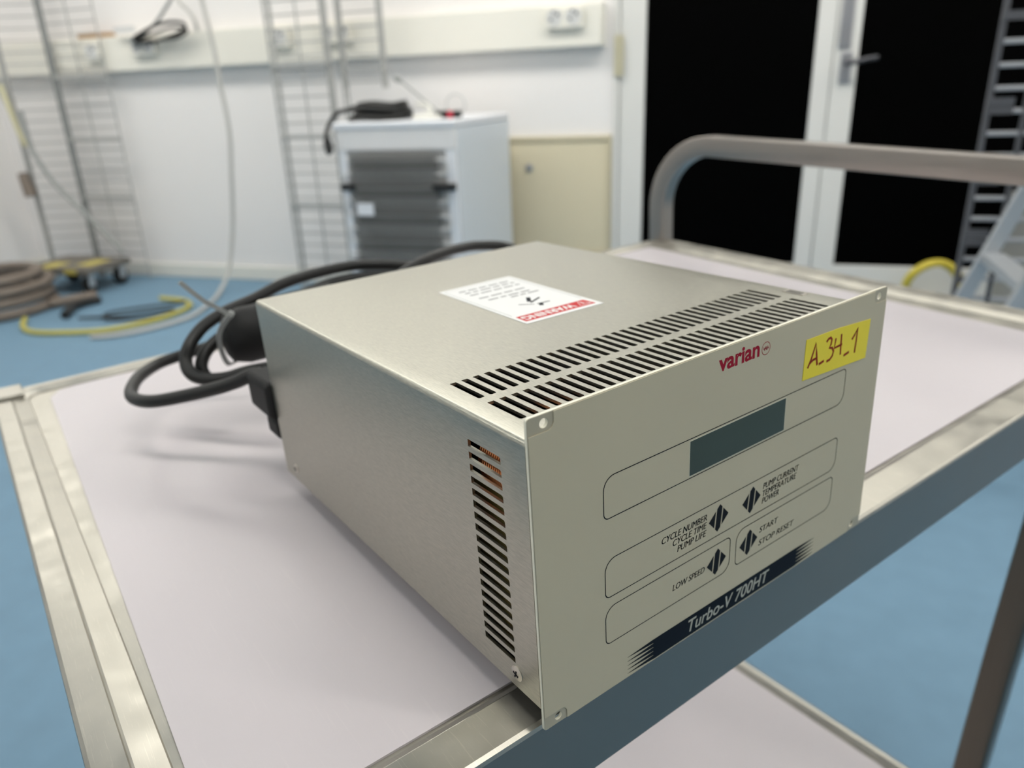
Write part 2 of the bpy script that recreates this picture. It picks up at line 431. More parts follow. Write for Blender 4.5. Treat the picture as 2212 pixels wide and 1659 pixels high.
# legs and castors
for sx, sy, lx, ly in ((1, 0, .672, .040), (1, 1, .672, .585), (0, 0, -.118, .030), (0, 1, -.118, .585)):
    dy = .012 if (sx, sy) == (1, 0) else 0.0
    zb = cart_floor(lx, ly) + .085
    lp = [(lx, ly - dy * .5, -.0405), (lx, ly + dy, -.40), (lx, ly + dy * 2, zb)]
    part('leg', B().sweep(lp, sq(.024, .030, .003), up=(1, 0, 0)), 'leg', cart)
    cy = ly + 2 * dy
    k = B().box(lx - .022, lx + .022, cy - .016, cy + .016, zb - .008, zb - .0005)
    k.box(lx - .022, lx - .018, cy - .012, cy + .012, zb - .055, zb - .008); k.box(lx + .018, lx + .022, cy - .012, cy + .012, zb - .055, zb - .008)
    fk = part('castor', k, 'alu', cart)
    part('wheel', B().lathe([(.012, -.013), (.037, -.013), (.040, -.009), (.040, .009), (.037, .013), (.012, .013)], (lx, cy, zb - .0445), 'x'), 'rubber', fk)
lt = B()
zl = -.628
lt.loops([[(u, v, z) for u, v in rrect(-.13 + i, .681 - i, .012 + i, .612 - i, r, 8)] for i, z, r in
          ((.0, zl - .022, .012), (.0, zl - .005, .012), (.0015, zl - .0015, .011), (.005, zl, .010), (.010, zl - .0008, .009), (.0135, zl - .004, .008), (.016, zl - .010, .008), (.018, zl - .010, .008))], True, True, True)
part('lower_tray', lt, 'steel', cart, smooth=50)
part('lower_liner', B().box(-.105, .662, .034, .590, zl - .0098, zl - .0085), 'film', cart, label='pale lavender liner sheet')

# ------------------------------------------------------------------ the pump controller box (trolley frame)
W, H, D = .2188, .1325, .2636
ZT, ZB, WB = .1237, .0103, .2153
ctl = root('pump_controller', 'brushed metal electronics box with a beige printed front, standing on the trolley', 'electronic controller', (W / 2, D / 2, ZF), CART)
def prof(o):
    r = .0022 - o; pts = [(o, ZB)]
    for k in range(7):
        a = PI - PI / 2 * k / 6; pts.append((.0022 + r * math.cos(a), ZT - .0022 + r * math.sin(a)))
    for k in range(7):
        a = PI / 2 - PI / 2 * k / 6; pts.append((WB - .0022 + r * math.cos(a), ZT - .0022 + r * math.sin(a)))
    pts.append((WB - o, ZB)); return pts
po, pi_ = prof(0), prof(.0012)
cover = part('cover', B().prism(po + pi_[::-1], lambda u, v, w: (u, w, v), .0016, D), 'box', ctl)
sl = B()
mmr = lambda x0, x1, y0, y1, r: [(u / 1000, v / 1000) for u, v in rrect(x0, x1, y0, y1, r, 3)]
for k in range(35):
    x = 10.6 + 5.452 * k
    sl.prism(mmr(x, x + 2.95, 43.5, 64.2, (.8, .8, .15, .15)), lambda u, v, w: (u, v, w), ZT - .006, ZT + .004)
    sl.prism(mmr(x, x + 2.95, 17.4, 38.0, (.8, .8, .15, .15)), lambda u, v, w: (u, v, w), ZT - .006, ZT + .004)
for k in range(18):
    z = 109.75 - 5.14 * k
    sl.prism(mmr(16.4, 37.0, z, z + 3.0, (.15, .15, .15, .9)), lambda u, v, w: (w, u, v), -.004, .006)
cut(cover, sl)
part('chassis', B().box(.0014, WB - .0014, .0027, D - .0012, ZB - .0004, ZB + .0012).box(.0014, WB - .0014, D - .0032, D - .0014, ZB + .0012, ZT - .0014), 'shaded_metal', ctl)
# what shows through the side and top vents
cb = B()
for k in range(20):
    y = .0165 + .0013 * k
    cb.tube(spline([(.0085, y, .092), (.006, y - .0015, .1005), (.0075, y - .0035, .109), (.016, y - .004, .1155), (.026, y - .002, .110), (.027, y, .098), (.018, y, .090)], 4), .00052, 6)
part('copper_coil', cb, 'copper', ctl)
part('circuit_board', B().box(.010, .0116, .008, .16, .014, .0885), 'pcb', ctl)
part('component', B().box(.060, .074, .020, .034, .06, .112).box(.085, .100, .026, .038, .06, .108), 'comp', ctl)
for x, y in ((.034, .225), (.182, .225), (.034, .060), (.182, .060)):
    part('foot', B().lathe([(.006, ZF + .0013), (.0075, ZF + .0022), (.0072, ZB - .0005)], (x, y, 0)), 'rubber', ctl)
for y, z, r in ((.0158, .0177, .0034), (.2447, .0189, .003)):
    s = B().lathe([(r, .0), (r, -.0003), (r * .8, -.0007), (r * .35, -.0009)], (0, y, z), 'x', 24)
    q = part('screw', s, 'screw', ctl)
    c = B()
    for a in (20, 110):
        t2 = math.radians(a); dx, dz = math.cos(t2) * r * .48, math.sin(t2) * r * .48
        nx, nz = -math.sin(t2) * .00035, math.cos(t2) * .00035
        c.prism([(y - dx + nx, z - dz + nz), (y + dx + nx, z + dz + nz), (y + dx - nx, z + dz - nz), (y - dx - nx, z - dz - nz)], lambda u, v, w: (w, u, v), -.00105, -.0008)
    part('recess', c, 'ink', q)
b = B()
for x in (.2076, .2098):
    b.stroke([(x, .0385), (x + .0003, .0472)], .0011, lambda u, v: (u, v, ZT + .00035))
part('stamped_slit', b, 'ink', ctl, recalc=False)
part('stamped_plate', B().prism([(.2062, .0365), (.2112, .0367), (.2116, .0492), (.2066, .049)], lambda u, v, w: (u, v, w), ZT - .0001, ZT + .0003), 'screw', ctl)

# front plate
fp = part('front_panel', B().prism([(u, v) for u, v in rrect(0, W, 0, H, .0013, 4)], lambda u, v, w: (u, w, v), 0, .0015), 'panel', ctl, bevel=.0003)
holes = B()
for x, z in ((.0072, .1295), (.2120, .1290), (.0072, .0030), (.2112, .0035)):
    x2, z2 = x, min(max(z, .0035), H - .0035)
    holes.cyl((x2, -.002, z2), (x2, .004, z2), .0017, 20)
# corner holes are drilled 3.5 mm from the edge
mdv = fp.modifiers.get('bevel'); fp.modifiers.remove(mdv)
cut(fp, holes)
fp.data.materials.append(M['plate_face'])
for f in fp.data.polygons:
    if f.normal.y < -.9: f.material_index = 1
mdv = fp.modifiers.new('bevel', 'BEVEL'); mdv.width = .0003; mdv.segments = 2; mdv.limit_method = 'ANGLE'; mdv.angle_limit = math.radians(40)
def notch_poly():
    e, nx, nz, r = .00035, .0113, .0066, .003
    P = []
    def arc(cx, cz, a0, a1):
        for k in range(6):
            a = math.radians(a0 + (a1 - a0) * k / 5); P.append((cx + r * math.cos(a), cz + r * math.sin(a)))
    P.append((nx, e)); P.append((W - nx, e)); arc(W - nx + r, nz - r, 180, 90); P.append((W - e, nz))
    P.append((W - e, H - nz)); arc(W - nx + r, H - nz + r, 270, 180); P.append((W - nx, H - e))
    P.append((nx, H - e)); arc(nx - r, H - nz + r, 0, -90); P.append((e, H - nz))
    P.append((e, nz)); arc(nx - r, nz - r, 90, 0)
    return P
ov = part('overlay', B().prism(notch_poly(), lambda u, v, w: (u, w, v), -.00032, -.00001), 'overlay', ctl, label='beige printed overlay')
fy = lambda y: (lambda u, v: (u, y, v))
INK = fy(-.00036)
mm = lambda L: [(a / 1000, b / 1000) for a, b in L]
def outline(x0, x1, z0, z1):
    w = .21
    a = mm(rrect(x0 - w, x1 + w, z0 - w, z1 + w, (2.6, 5.8, 2.6, 5.8), 7)); b = mm(rrect(x0 + w, x1 - w, z0 + w, z1 - w, (2.3, 5.5, 2.3, 5.5), 7))
    part('outline', B().loops([[INK(*p) for p in a], [INK(*p) for p in b]]), 'ink', ov, recalc=False)
outline(32.7, 189.0, 81.0, 98.7); outline(32.8, 187.9, 45.6, 63.1); outline(32.6, 108.1, 23.5, 41.1); outline(112.3, 187.2, 23.5, 41.6)
dfm = [(79.2, 81.8), (142.2, 81.8), (142.2, 97.9), (79.2, 97.9)]
part('display_frame', B().prism(mm(dfm), lambda u, v, w: (u, w, v), -.00040, -.00033), 'pale_frame', ctl)
part('display', B().prism(mm([(79.5, 82.1), (141.9, 82.1), (141.9, 97.6), (79.5, 97.6)]), lambda u, v, w: (u, w, v), -.00046, -.00033), 'lcd', ctl, label='dark grey-green display window')
for cx, cz in ((99.3, 54.3), (121.7, 54.2), (99.1, 32.0), (121.4, 32.1)):
    k = B(); h = 6.5; sh = .10
    g = lambda u, v: INK((cx + u + sh * v) / 1000, (cz + v) / 1000)
    for pl in ([(-6.5, 0), (-2.4, -4.1), (-2.4, 4.1)], [(-1.7, -4.9), (0, -6.6), (1.7, -4.9), (1.7, 4.9), (0, 6.6), (-1.7, 4.9)], [(2.4, -4.1), (6.5, 0), (2.4, 4.1)]):
        k.poly([g(*p) for p in pl])
    part('key', k, 'ink', ctl, recalc=False, label='black diamond-shaped key')
for s, x0, x1, zb in (('CYCLE NUMBER', 63.8, 91.5, 56.5), ('CYCLE TIME', 70.4, 91.6, 52.7), ('PUMP LIFE', 73.2, 91.5, 48.8), ('LOW SPEED', 70.8, 91.3, 30.3),
                      ('PUMP CURRENT', 129.6, 156.6, 56.5), ('TEMPERATURE', 129.5, 155.2, 52.7), ('POWER', 129.4, 142.0, 49.0), ('START', 129.0, 143.2, 33.7), ('STOP RESET', 129.0, 156.4, 26.7)):
    b = B()
    for du in (-.085, 0, .085):              # a bold stroke: the thin outline drawn three times
        text_into(b, s, INK, (x0 + .085 + du) / 1000, (x1 - .085 + du) / 1000, zb / 1000, (zb + 3.0) / 1000, .22, .0, 5)
    part('lettering', b, 'ink', ov, recalc=False)
bd = B(); bd.poly([INK(u, v) for u, v in mm([(59.5, .9), (161, .9), (161, 11.4), (59.5, 11.4)])])
for k in range(5):
    z0 = .9 + 2.1 * k
    bd.poly([INK(u, v) for u, v in mm([(44.3, z0 + 1.35), (44.3, z0 + 1.2), (59.5, z0 + .15), (59.5, z0 + 2.1)])])
    bd.poly([INK(u, v) for u, v in mm([(161, z0 + 2.1), (161, z0 + .15), (175.6, z0 + 1.2), (175.6, z0 + 1.35)])])
part('stripe_band', bd, 'navy', ov, recalc=False, label='navy band with streaked ends')
b = B(); text_into(b, 'Turbo-V 700HT', fy(-.0004), .0815, .1392, .0027, .0094, .25, .012, 6)
part('lettering', b, 'pale_ink', ov, recalc=False)
b = B(); text_into(b, 'varian', INK, .0950, .1208, .1224, .1294, 0, .030, 8)
part('lettering', b, 'crimson', ov, recalc=False)
b = B(); c0 = (.1250, .1250)
cr = lambda r: [INK(c0[0] + r * math.cos(2 * PI * k / 32), c0[1] + r * math.sin(2 * PI * k / 32)) for k in range(32)]
b.loops([cr(.0029), cr(.0026)])
for L in ([(-1.7, .9), (-1.1, -.7), (-.6, .9)], [(-.9, -.9), (-.3, .9), (.3, -.9)], [(.1, .9), (.6, -.7), (1.1, .9)], [(.7, -.9), (1.3, .9), (1.8, -.6)], [(-1.9, 0), (1.9, 0)]):
    b.stroke(mm([(125 + p, 125 + q) for p, q in L]), .00028, INK)
part('emblem', b, 'crimson', ov, recalc=False)
nt = [(153.8, 121.4), (180, 120.9), (205.6, 119.2), (204.6, 99.9), (153.1, 102.4)]
yn = part('handwritten_note', B().prism(mm(nt), lambda u, v, w: (u, w, v), -.00055, -.00034), 'note', ctl, label='yellow sticky note with red handwriting')
b = B()
for L in ([(156.2, 107.6), (158.4, 111.2), (161.3, 118.2), (162.3, 113), (163.5, 107.2)], [(157.6, 109.6), (160, 110.6), (163.4, 110.9)], [(164.8, 107.2), (168.8, 107.9)],
          [(169.5, 116.6), (171, 117.8), (172.6, 118), (173.7, 116.8), (173.3, 114.6), (172.2, 113.2), (174.6, 112.6), (175.9, 110.6), (175.2, 108.6), (173.4, 107.2), (170.8, 107.0)],
          [(177.0, 116.6), (176.3, 112), (182.6, 112.4)], [(181.3, 117.6), (181.9, 107.4)], [(184.8, 106.2), (189.2, 106.9)], [(190.6, 112.6), (192.4, 114.2), (194.7, 117.4), (194.5, 111), (194.0, 105.2)]):
    b.stroke(mm(L), .00125, fy(-.0006))
part('handwriting', b, 'marker', yn, recalc=False)
# warning label on the cover, to be read from behind
ST = lambda u, v: (-u / 1000, -v / 1000)
zst = lambda z: (lambda u, v: (u, v, z))
lq = mm([(80.6, 104.4), (130.8, 103.2), (134.0, 191.2), (83.2, 191.6)])
wl = part('warning_label', B().prism(lq, lambda u, v, w: (u, v, w), ZT + .00005, ZT + .00018), 'sticker', ctl, label='white label with a red band')
def skew(u, v):                              # label coordinates: u 0..50 across, v 0..87 from the front edge
    s, t2 = u / 50, v / 87.5
    a, b2, c2, d2 = lq
    return ((a[0] * (1 - s) + b2[0] * s) * (1 - t2) + (d2[0] * (1 - s) + c2[0] * s) * t2, (a[1] * (1 - s) + b2[1] * s) * (1 - t2) + (d2[1] * (1 - s) + c2[1] * s) * t2)
LB = lambda z: (lambda u, v: (*skew(u, v), ZT + z))
part('band', B().poly([LB(.00021)(u, v) for u, v in ((2.2, 3.4), (47.4, 3.4), (46.4, 13.0), (2.4, 13.0))]), 'sticker_red', wl, recalc=False)
b = B(); text_into(b, 'WARNING', lambda u, v: LB(.00025)(-u, -v), -36.5, -3.6, -11.4, -5.0, 0, .03)
b.stroke([(46, 5.4), (41.5, 11.6), (38.6, 5.4), (46, 5.4)], .7, LB(.00025)); b.stroke([(42, 10), (42.2, 7)], .8, LB(.00025))
part('lettering', b, 'sticker', wl, recalc=False)
b = B()
b.stroke([(2.2, 16), (2.2, 84), (47.6, 84), (47.6, 16)], .35, LB(.00021))
rw = random.Random(3)
for v, u0, u1 in ((77.5, 8, 42), (72.4, 9, 43), (66.8, 9, 43), (57.5, 9, 43), (51.0, 11, 42), (46.6, 23, 43)):
    u = u0
    while u < u1 - 2:
        w = min(rw.uniform(3.5, 8), u1 - u); b.stroke([(u, v), (u + w, v)], 2.0, LB(.00021)); u += w + 1.5
part('fine_print', b, 'sticker_grey', wl, recalc=False)
b = B()
for L, w in (([(29, 39), (24.5, 31.5)], 1.6), ([(33.5, 34.5), (24, 29.5)], 1.0), ([(17, 31), (23.5, 25.5)], .6), ([(33, 24.5), (25, 25)], .8), ([(27, 24.5), (25, 21)], 1.6)):
    b.stroke(L, w * 1.5, LB(.00021))
part('pictogram', b, 'ink', wl, recalc=False)

# ------------------------------------------------------------------ black mains cords behind the box (trolley frame)
pc = root('power_cord', 'thick black power cord coiled behind the metal box on the trolley', 'cable', (.05, .40, ZF + .0012), CART)
A = [(.016, .292, .058), (0.0042, 0.302, 0.0654), (-0.0075, 0.315, 0.0596), (-0.0177, 0.325, 0.0553), (-0.0351, 0.345, 0.0488), (-0.0528, 0.365, 0.044), (-0.0601, 0.39, 0.0404), (-0.0583, 0.415, 0.0387), (-0.0468, 0.445, 0.0383), (-0.0283, 0.465, 0.039), (-0.0095, 0.465, 0.0417), (0.0074, 0.455, 0.0463), (0.0237, 0.442, 0.0521), (.06, .42, .060), (.10, .40, .050)]
Bp = [(.23, .37, .060), (.205, .40, .080), (.188, .42, .087), (.150, .44, .092), (.114, .44, .093), (.076, .43, .092), (.047, .42, .087), (.020, .41, .084), (-.001, .40, .079), (-.016, .39, .070), (-.022, .385, .060), (-.022, .375, .053), (-.015, .365, .050), (-.004, .350, .052), (.010, .330, .059), (.045, .31, .062)]
B2 = [(.20, .40, .070), (.17, .425, .080), (.13, .435, .083), (.09, .425, .081), (.06, .41, .078), (.035, .40, .074)]
Cp = [(.32, .39, .060), (.300, .415, .084), (.270, .425, .091), (.240, .42, .0935), (.211, .41, .094), (.178, .40, .090), (.145, .39, .080)]
Dp = [(.10, .395, .088), (.055, .40, .086), (.040, .40, .082), (.022, .40, .073), (.005, .396, .067), (-.007, .391, .060), (-.012, .386, .050), (-.006, .38, .035)]
for nm, L in (('strand', A), ('strand', Bp), ('strand', B2), ('strand', Cp), ('strand', Dp)):
    part(nm, B().tube(spline(L, 7), .0047, 12), 'cable', pc, smooth=60)
pl = B()
pl.loops([[(x, .375 + r * math.cos(2 * PI * k / 20), .0725 + r * 1.15 * math.sin(2 * PI * k / 20)) for k in range(20)] for x, r in ((.006, .011), (.009, .0155), (.020, .0185), (.040, .0185), (.048, .014), (.070, .0075), (.085, .0055))], True, True, True)
part('plug', pl, 'rubber', pc, smooth=60)
cn = B().box(-.004, .030, D + .0008, D + .040, .045, .070)
part('connector', cn, 'rubber', pc, bevel=.004)
part('cord_clip', B().box(-.001, .022, D + .0008, D + .022, .031, .0445), 'rubber', pc, bevel=.003)
tie = root('cable_tie', 'thin grey cable tie with a long tail around the black cord', 'cable tie', (.008, .36, .09), CART)
part('loop', B().sweep(spline([(.010, .360, .094), (.0015, .366, .082), (.001, .372, .068), (.006, .38, .052), (.016, .39, .052), (.02, .396, .068), (.018, .39, .086)], 5, True), [(-.0018, -.0006), (.0018, -.0006), (.0018, .0006), (-.0018, .0006)], True), 'mid_cable', tie)
part('tail', B().sweep(spline([(.011, .360, .092), (.002, .360, .100), (-.007, .36, .108), (-.019, .360, .123)], 5), [(-.0016, -.0006), (.0016, -.0006), (.0016, .0006), (-.0016, .0006)]), 'mid_cable', tie)

# ------------------------------------------------------------------ back wall: cable trunking, sockets, hatch
YT = 3.63
tr = root('cable_trunking', 'long cream cable trunking along the back wall above the white appliance', 'cable trunking', (-2.5, YB, 1.16), ROOM)
part('channel', B().box(XL + .001, -.708, YT, YB - .0005, 1.16, 1.336), 'trunk', tr, bevel=.006)
part('end_cap', B().box(-.7075, -.700, YT - .001, YB - .0005, 1.158, 1.338), 'trunk', tr, bevel=.003)
def socket(x0, x1, z0, z1, n, label):
    s = root('wall_socket', label, 'socket', ((x0 + x1) / 2, YT, z0), ROOM)
    part('faceplate', B().box(x0, x1, YT - .030, YT - .0005, z0, z1), 'trunk', s, bevel=.006)
    w = (x1 - x0) / n; r = min(w * .40, (z1 - z0) * .42)
    for i in range(n):
        cx, cz = x0 + w * (i + .5), (z0 + z1) / 2 + .004
        rc = part('outlet', B().lathe([(r, -.0003), (r, -.0022), (r * .88, -.0022), (r * .86, -.0004)], (cx, YT - .030, cz), 'y', 24), 'clear', s)
        for dx, dz, q in ((-.42, -.25, .0062), (.42, .30, .0062), (-.1, .62, .0045)):
            part('contact_hole', B().lathe([(q, -.0024), (q, -.0030)], (cx + dx * r, YT - .030, cz + dz * r), 'y', 14), 'black_plastic', rc)
socket(-.957, -.783, 1.236, 1.322, 2, 'cream double socket near the right end of the trunking, by the door')
socket(-2.10, -1.938, 1.233, 1.322, 2, 'cream double socket behind the wire panel, above the white appliance')
socket(-2.39, -2.28, 1.226, 1.318, 1, 'cream single socket on the trunking behind the wire upright')
socket(-3.255, -3.10, 1.230, 1.312, 2, 'cream double socket below the loop of black flex on the trunking')
socket(-3.57, -3.47, 1.218, 1.308, 1, 'cream single socket on the trunking behind the left wire rack')
ht = root('wall_hatch', 'beige hatch with a round lock low on the back wall, right of the white appliance', 'hatch', (-.9, YB, .225), ROOM)
part('frame', B().box(-1.185, -.666, YB - .022, YB - .0005, .205, .222).box(-1.185, -.666, YB - .022, YB - .0005, .752, .774).box(-1.185, -1.168, YB - .022, YB - .0005, .222, .752).box(-.686, -.666, YB - .022, YB - .0005, .222, .752), 'beige_frame', ht, bevel=.002)
part('panel', B().box(-1.167, -.687, YB - .014, YB - .0005, .223, .751), 'beige', ht, bevel=.003)
part('lock', B().lathe([(.019, .001), (.019, -.004), (.012, -.006), (.012, -.010), (.004, -.010)], (-1.074, YB - .0145, .628), 'y', 24), 'door_metal', ht)

# flex plugged in on the trunking
fx = root('black_flex', 'loop of black flex with a plug, on the trunking left of the long hanging cable', 'cable', (-3.05, 3.56, 1.26), ROOM)
part('loop', B().tube(spline([(-3.20, 3.57, 1.305), (-3.10, 3.56, 1.345), (-2.98, 3.56, 1.375), (-2.875, 3.56, 1.372), (-2.85, 3.56, 1.345), (-2.93, 3.56, 1.312), (-3.06, 3.56, 1.292)], 6, True), .0085, 10, True), 'cable', fx)
part('loop', B().tube(spline([(-3.21, 3.58, 1.298), (-3.08, 3.575, 1.325), (-2.95, 3.58, 1.352), (-2.86, 3.585, 1.335), (-2.95, 3.59, 1.303)], 6, True), .007, 10, True), 'cable', fx)
part('plug', B().cyl((-3.20, YT - .033, 1.285), (-3.20, YT - .085, 1.31), .021, 16, .012), 'mid_cable', fx)
gx = root('grey_flex', 'light grey flex rising above the black flex on the trunking', 'cable', (-3.0, 3.58, 1.32), ROOM)
part('lead', B().tube(spline([(-3.17, 3.585, 1.318), (-3.06, 3.57, 1.362), (-2.97, 3.57, 1.43), (-2.90, 3.58, 1.52), (-2.86, 3.60, 1.75)], 6), .0085, 10), 'mid_cable', gx)
part('lead', B().tube(spline([(-2.89, 3.585, 1.51), (-2.86, 3.57, 1.46), (-2.815, 3.57, 1.42), (-2.79, 3.57, 1.37), (-2.80, 3.59, 1.33)], 6), .009, 10), 'grey_cable', gx)
part('strap', B().box(-3.33, -3.19, 3.585, 3.592, 1.345, 1.375), 'clear', gx)
st = bpy.data.objects[gx.children[-1].name]
dc = B().tube(spline([(-2.72, 3.52, 2.69), (-2.70, 3.5, 1.9), (-2.675, 3.5, 1.48), (-2.651, 3.5, 1.25), (-2.650, 3.5, 1.10), (-2.640, 3.5, .85), (-2.672, 3.5, .62), (-2.72, 3.5, .35), (-2.755, 3.45, .12), (-2.745, 3.32, .016), (-2.66, 3.12, .0115), (-2.60, 2.92, .0115), (-2.64, 2.74, .0115), (-2.73, 2.60, .0115), (-2.84, 2.535, .0115)], 8), .0105, 10)
thing('drop_cable', dc, 'grey_cable', 'long light grey cable hanging from the ceiling to the blue floor', 'cable')

# ------------------------------------------------------------------ wire shelving uprights
def lattice(b, p0, p1, z0, z1, nv, step, r, skip=()):   # rods between two upright lines
    p0, p1 = Vector((*p0, 0)), Vector((*p1, 0)); d = p1 - p0
    for k in range(nv):
        q = p0 + d * k / (nv - 1); b.tube([(q.x, q.y, z0), (q.x, q.y, z1)], r, 6)
    z = z0 + step / 2
    while z < z1:
        b.tube([(p0.x, p0.y, z), (p1.x, p1.y, z)], r * .8, 6); z += step
def upright(b, x, y, z0, z1, r, gap, dx, dy):
    for s in (-1, 1): b.tube([(x + s * gap * dx, y + s * gap * dy, z0), (x + s * gap * dx, y + s * gap * dy, z1)], r, 8)
    z = z0 + .03
    while z < z1: b.tube([(x - gap * dx, y - gap * dy, z), (x + gap * dx, y + gap * dy, z)], r * .7, 6); z += .06
ra = root('wire_rack', 'tall grey wire rack in the left corner of the room behind the coiled hose', 'wire rack', (-3.75, 3.55, 0), ROOM)
b = B(); lattice(b, (-3.815, 3.60), (-3.447, 3.60), .006, 2.2, 3, .060, .0045); part('mesh_panel', b, 'wire', ra)
b = B(); upright(b, -3.815, 3.60, .006, 2.2, .0075, .016, 1, 0); part('upright', b, 'wire_post', ra)
b = B(); upright(b, -4.06, 3.50, .006, 2.2, .006, .014, 1, 0); part('upright', b, 'wire', ra)
b = B(); lattice(b, (-4.06, 3.50), (-3.83, 3.60), .05, 2.15, 2, .060, .004); part('mesh_panel', b, 'wire', ra)
for z in (1.135, .80, .475):
    part('crossbar', B().box(-3.815, -3.447, 3.586, 3.594, z, z + .022), 'wire', ra)
rb = root('wire_rack', 'grey wire rack against the back wall, left of the white appliance', 'wire rack', (-2.1, 3.42, 0), ROOM)
b = B(); lattice(b, (-2.255, 3.42), (-1.965, 3.42), .006, 2.2, 3, .060, .005); part('mesh_panel', b, 'wire', rb)
b = B(); upright(b, -2.262, 3.42, .006, 2.2, .007, .016, 1, 0); part('upright', b, 'wire', rb)
b = B(); upright(b, -1.965, 3.42, .006, 2.2, .006, .012, 1, 0); part('upright', b, 'wire', rb)
for z in (1.13, .80, .47): part('crossbar', B().box(-2.27, -1.95, 3.406, 3.414, z, z + .02), 'wire', rb)
rc_ = root('wire_rack', 'narrow grey wire panel ending above the white appliance', 'wire rack', (-1.8, 3.47, 1.03), ROOM)
b = B(); lattice(b, (-1.915, 3.47), (-1.705, 3.47), 1.02, 2.2, 2, .060, .0045); part('mesh_panel', b, 'wire', rc_)
b = B(); upright(b, -1.705, 3.47, 1.02, 2.2, .0055, .011, 1, 0); part('upright', b, 'wire', rc_)
b = B(); upright(b, -1.915, 3.47, .006, 2.2, .0055, .011, 1, 0); part('upright', b, 'wire', rc_)
rd = root('wire_rack', 'dark metal wire rack standing in front of the right-hand black door pane', 'wire rack', (.66, 2.45, 0), ROOM)
for k in range(37):
    z = .03 + .0575 * k; part('rung', B().tube([(.589, 2.45, z), (.913, 2.45, z)], .0065, 8), 'wire_bright', rd)
part('upright', B().box(.577, .590, 2.441, 2.459, .006, 2.2), 'wire_dark', rd)
part('upright', B().box(.667, .677, 2.441, 2.459, .006, 2.2), 'wire_dark', rd)
part('upright', B().box(.912, .924, 2.441, 2.459, .006, 2.2), 'wire_dark', rd)
for z in (1.115, .905, .885, .70, .555, .53, .42):
    part('bracket', B().box(.577, .640, 2.432, 2.4405, z, z + .022), 'wire_dark', rd)

# things on and by the left rack
thing('wooden_strip', B().box(-3.63, -3.39, 3.640, 3.665, 1.3365, 1.358), 'brown', 'short brown wooden strip lying on the trunking behind the left wire rack', 'wooden strip')
thing('corner_hose', B().tube(spline([(-3.945, 3.44, .98), (-3.938, 3.44, .80), (-3.91, 3.44, .715), (-3.835, 3.45, .575), (-3.70, 3.46, .43), (-3.57, 3.46, .30), (-3.47, 3.46, .195)], 7), .013, 10), 'mid_cable', 'grey hose slanting down across the left wire rack', 'hose')
thing('yellow_cable', B().tube(spline([(-4.055, 3.45, 1.12), (-4.035, 3.45, 1.0), (-4.01, 3.45, .88), (-3.985, 3.45, .79)], 6), .013, 8), 'pale_yellow', 'short pale yellow cable hanging at the left edge of the left wire rack', 'cable')
thing('hanging_plug', B().cyl((-4.085, 3.466, .640), (-4.055, 3.460, .510), .026, 14, .034), 'hose', 'dark grey-brown plug hanging at the left edge of the left wire rack', 'plug')

# ------------------------------------------------------------------ the small refrigerator, seen from its back
FX0, FX1, FY0, FY1, FT = -1.665, -1.128, 2.86, 3.56, .893
fr = root('refrigerator', 'small white refrigerator turned with its condenser back to the room', 'refrigerator', ((FX0 + FX1) / 2, (FY0 + FY1) / 2, 0), ROOM)
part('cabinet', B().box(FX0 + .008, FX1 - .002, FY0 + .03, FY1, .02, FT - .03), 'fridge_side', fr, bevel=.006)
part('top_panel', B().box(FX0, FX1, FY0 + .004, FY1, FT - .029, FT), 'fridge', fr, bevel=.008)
part('back_header', B().box(FX0 + .01, FX1 - .004, FY0 + .008, FY0 + .029, FT - .11, FT - .0295), 'fridge_header', fr, bevel=.004)
part('back_plate', B().box(FX0 + .012, FX1 - .006, FY0 + .022, FY0 + .0295, .05, FT - .1105), 'grille_back', fr)
part('corner_strip', B().box(FX1 - .050, FX1 - .005, FY0 + .009, FY0 + .0215, .05, FT - .111), 'fridge', fr, bevel=.004)
part('corner_strip', B().box(FX0 + .012, FX0 + .050, FY0 + .009, FY0 + .0215, .05, FT - .111), 'fridge', fr, bevel=.004)
gb = B(); gx0, gx1 = FX0 + .075, FX1 - .085
n = 74
for k in range(n):
    x = gx0 + (gx1 - gx0) * k / (n - 1); gb.box(x - .0009, x + .0009, FY0 - .012, FY0 - .009, .10, .765)
part('condenser_wires', gb, 'grille', fr)
sp = []
zz = .745
for i in range(12):
    xs = (gx0 - .02, gx1 + .02) if i % 2 == 0 else (gx1 + .02, gx0 - .02)
    for x in (xs[0], (xs[0] + xs[1]) / 2, xs[1]): sp.append((x, FY0 - .0045, zz))
    sg = 1 if i % 2 == 0 else -1
    for a in (-45, 0, 45): sp.append((xs[1] + sg * .026 * math.cos(math.radians(a)), FY0 - .0045, zz - .0275 + .0275 * -math.sin(math.radians(a)) ))
    zz -= .055
part('condenser_tube', B().tube(spline(sp, 4), .0042, 8), 'clear', fr)
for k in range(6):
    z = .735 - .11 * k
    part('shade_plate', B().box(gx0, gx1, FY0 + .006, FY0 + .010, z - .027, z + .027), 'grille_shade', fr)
for x0, x1, z in ((gx0 - .055, gx0 + .010, .640), (gx1 - .02, gx1 + .075, .640), (gx0 - .055, gx0 + .010, .315), (gx1 - .02, gx1 + .075, .315)):
    part('bracket', B().box(x0, x1, FY0 - .018, FY0 + .021, z - .014, z + .014), 'black_plastic', fr, bevel=.003)
part('type_label', B().box(gx0 + .01, gx0 + .085, FY0 - .016, FY0 - .0125, .525, .575), 'fridge', fr)
for x, y in ((FX0 + .05, FY0 + .08), (FX1 - .05, FY0 + .08), (FX0 + .05, FY1 - .06), (FX1 - .05, FY1 - .06)):
    part('foot', B().cyl((x, y, .0005), (x, y, .021), .018, 14), 'rubber', fr)
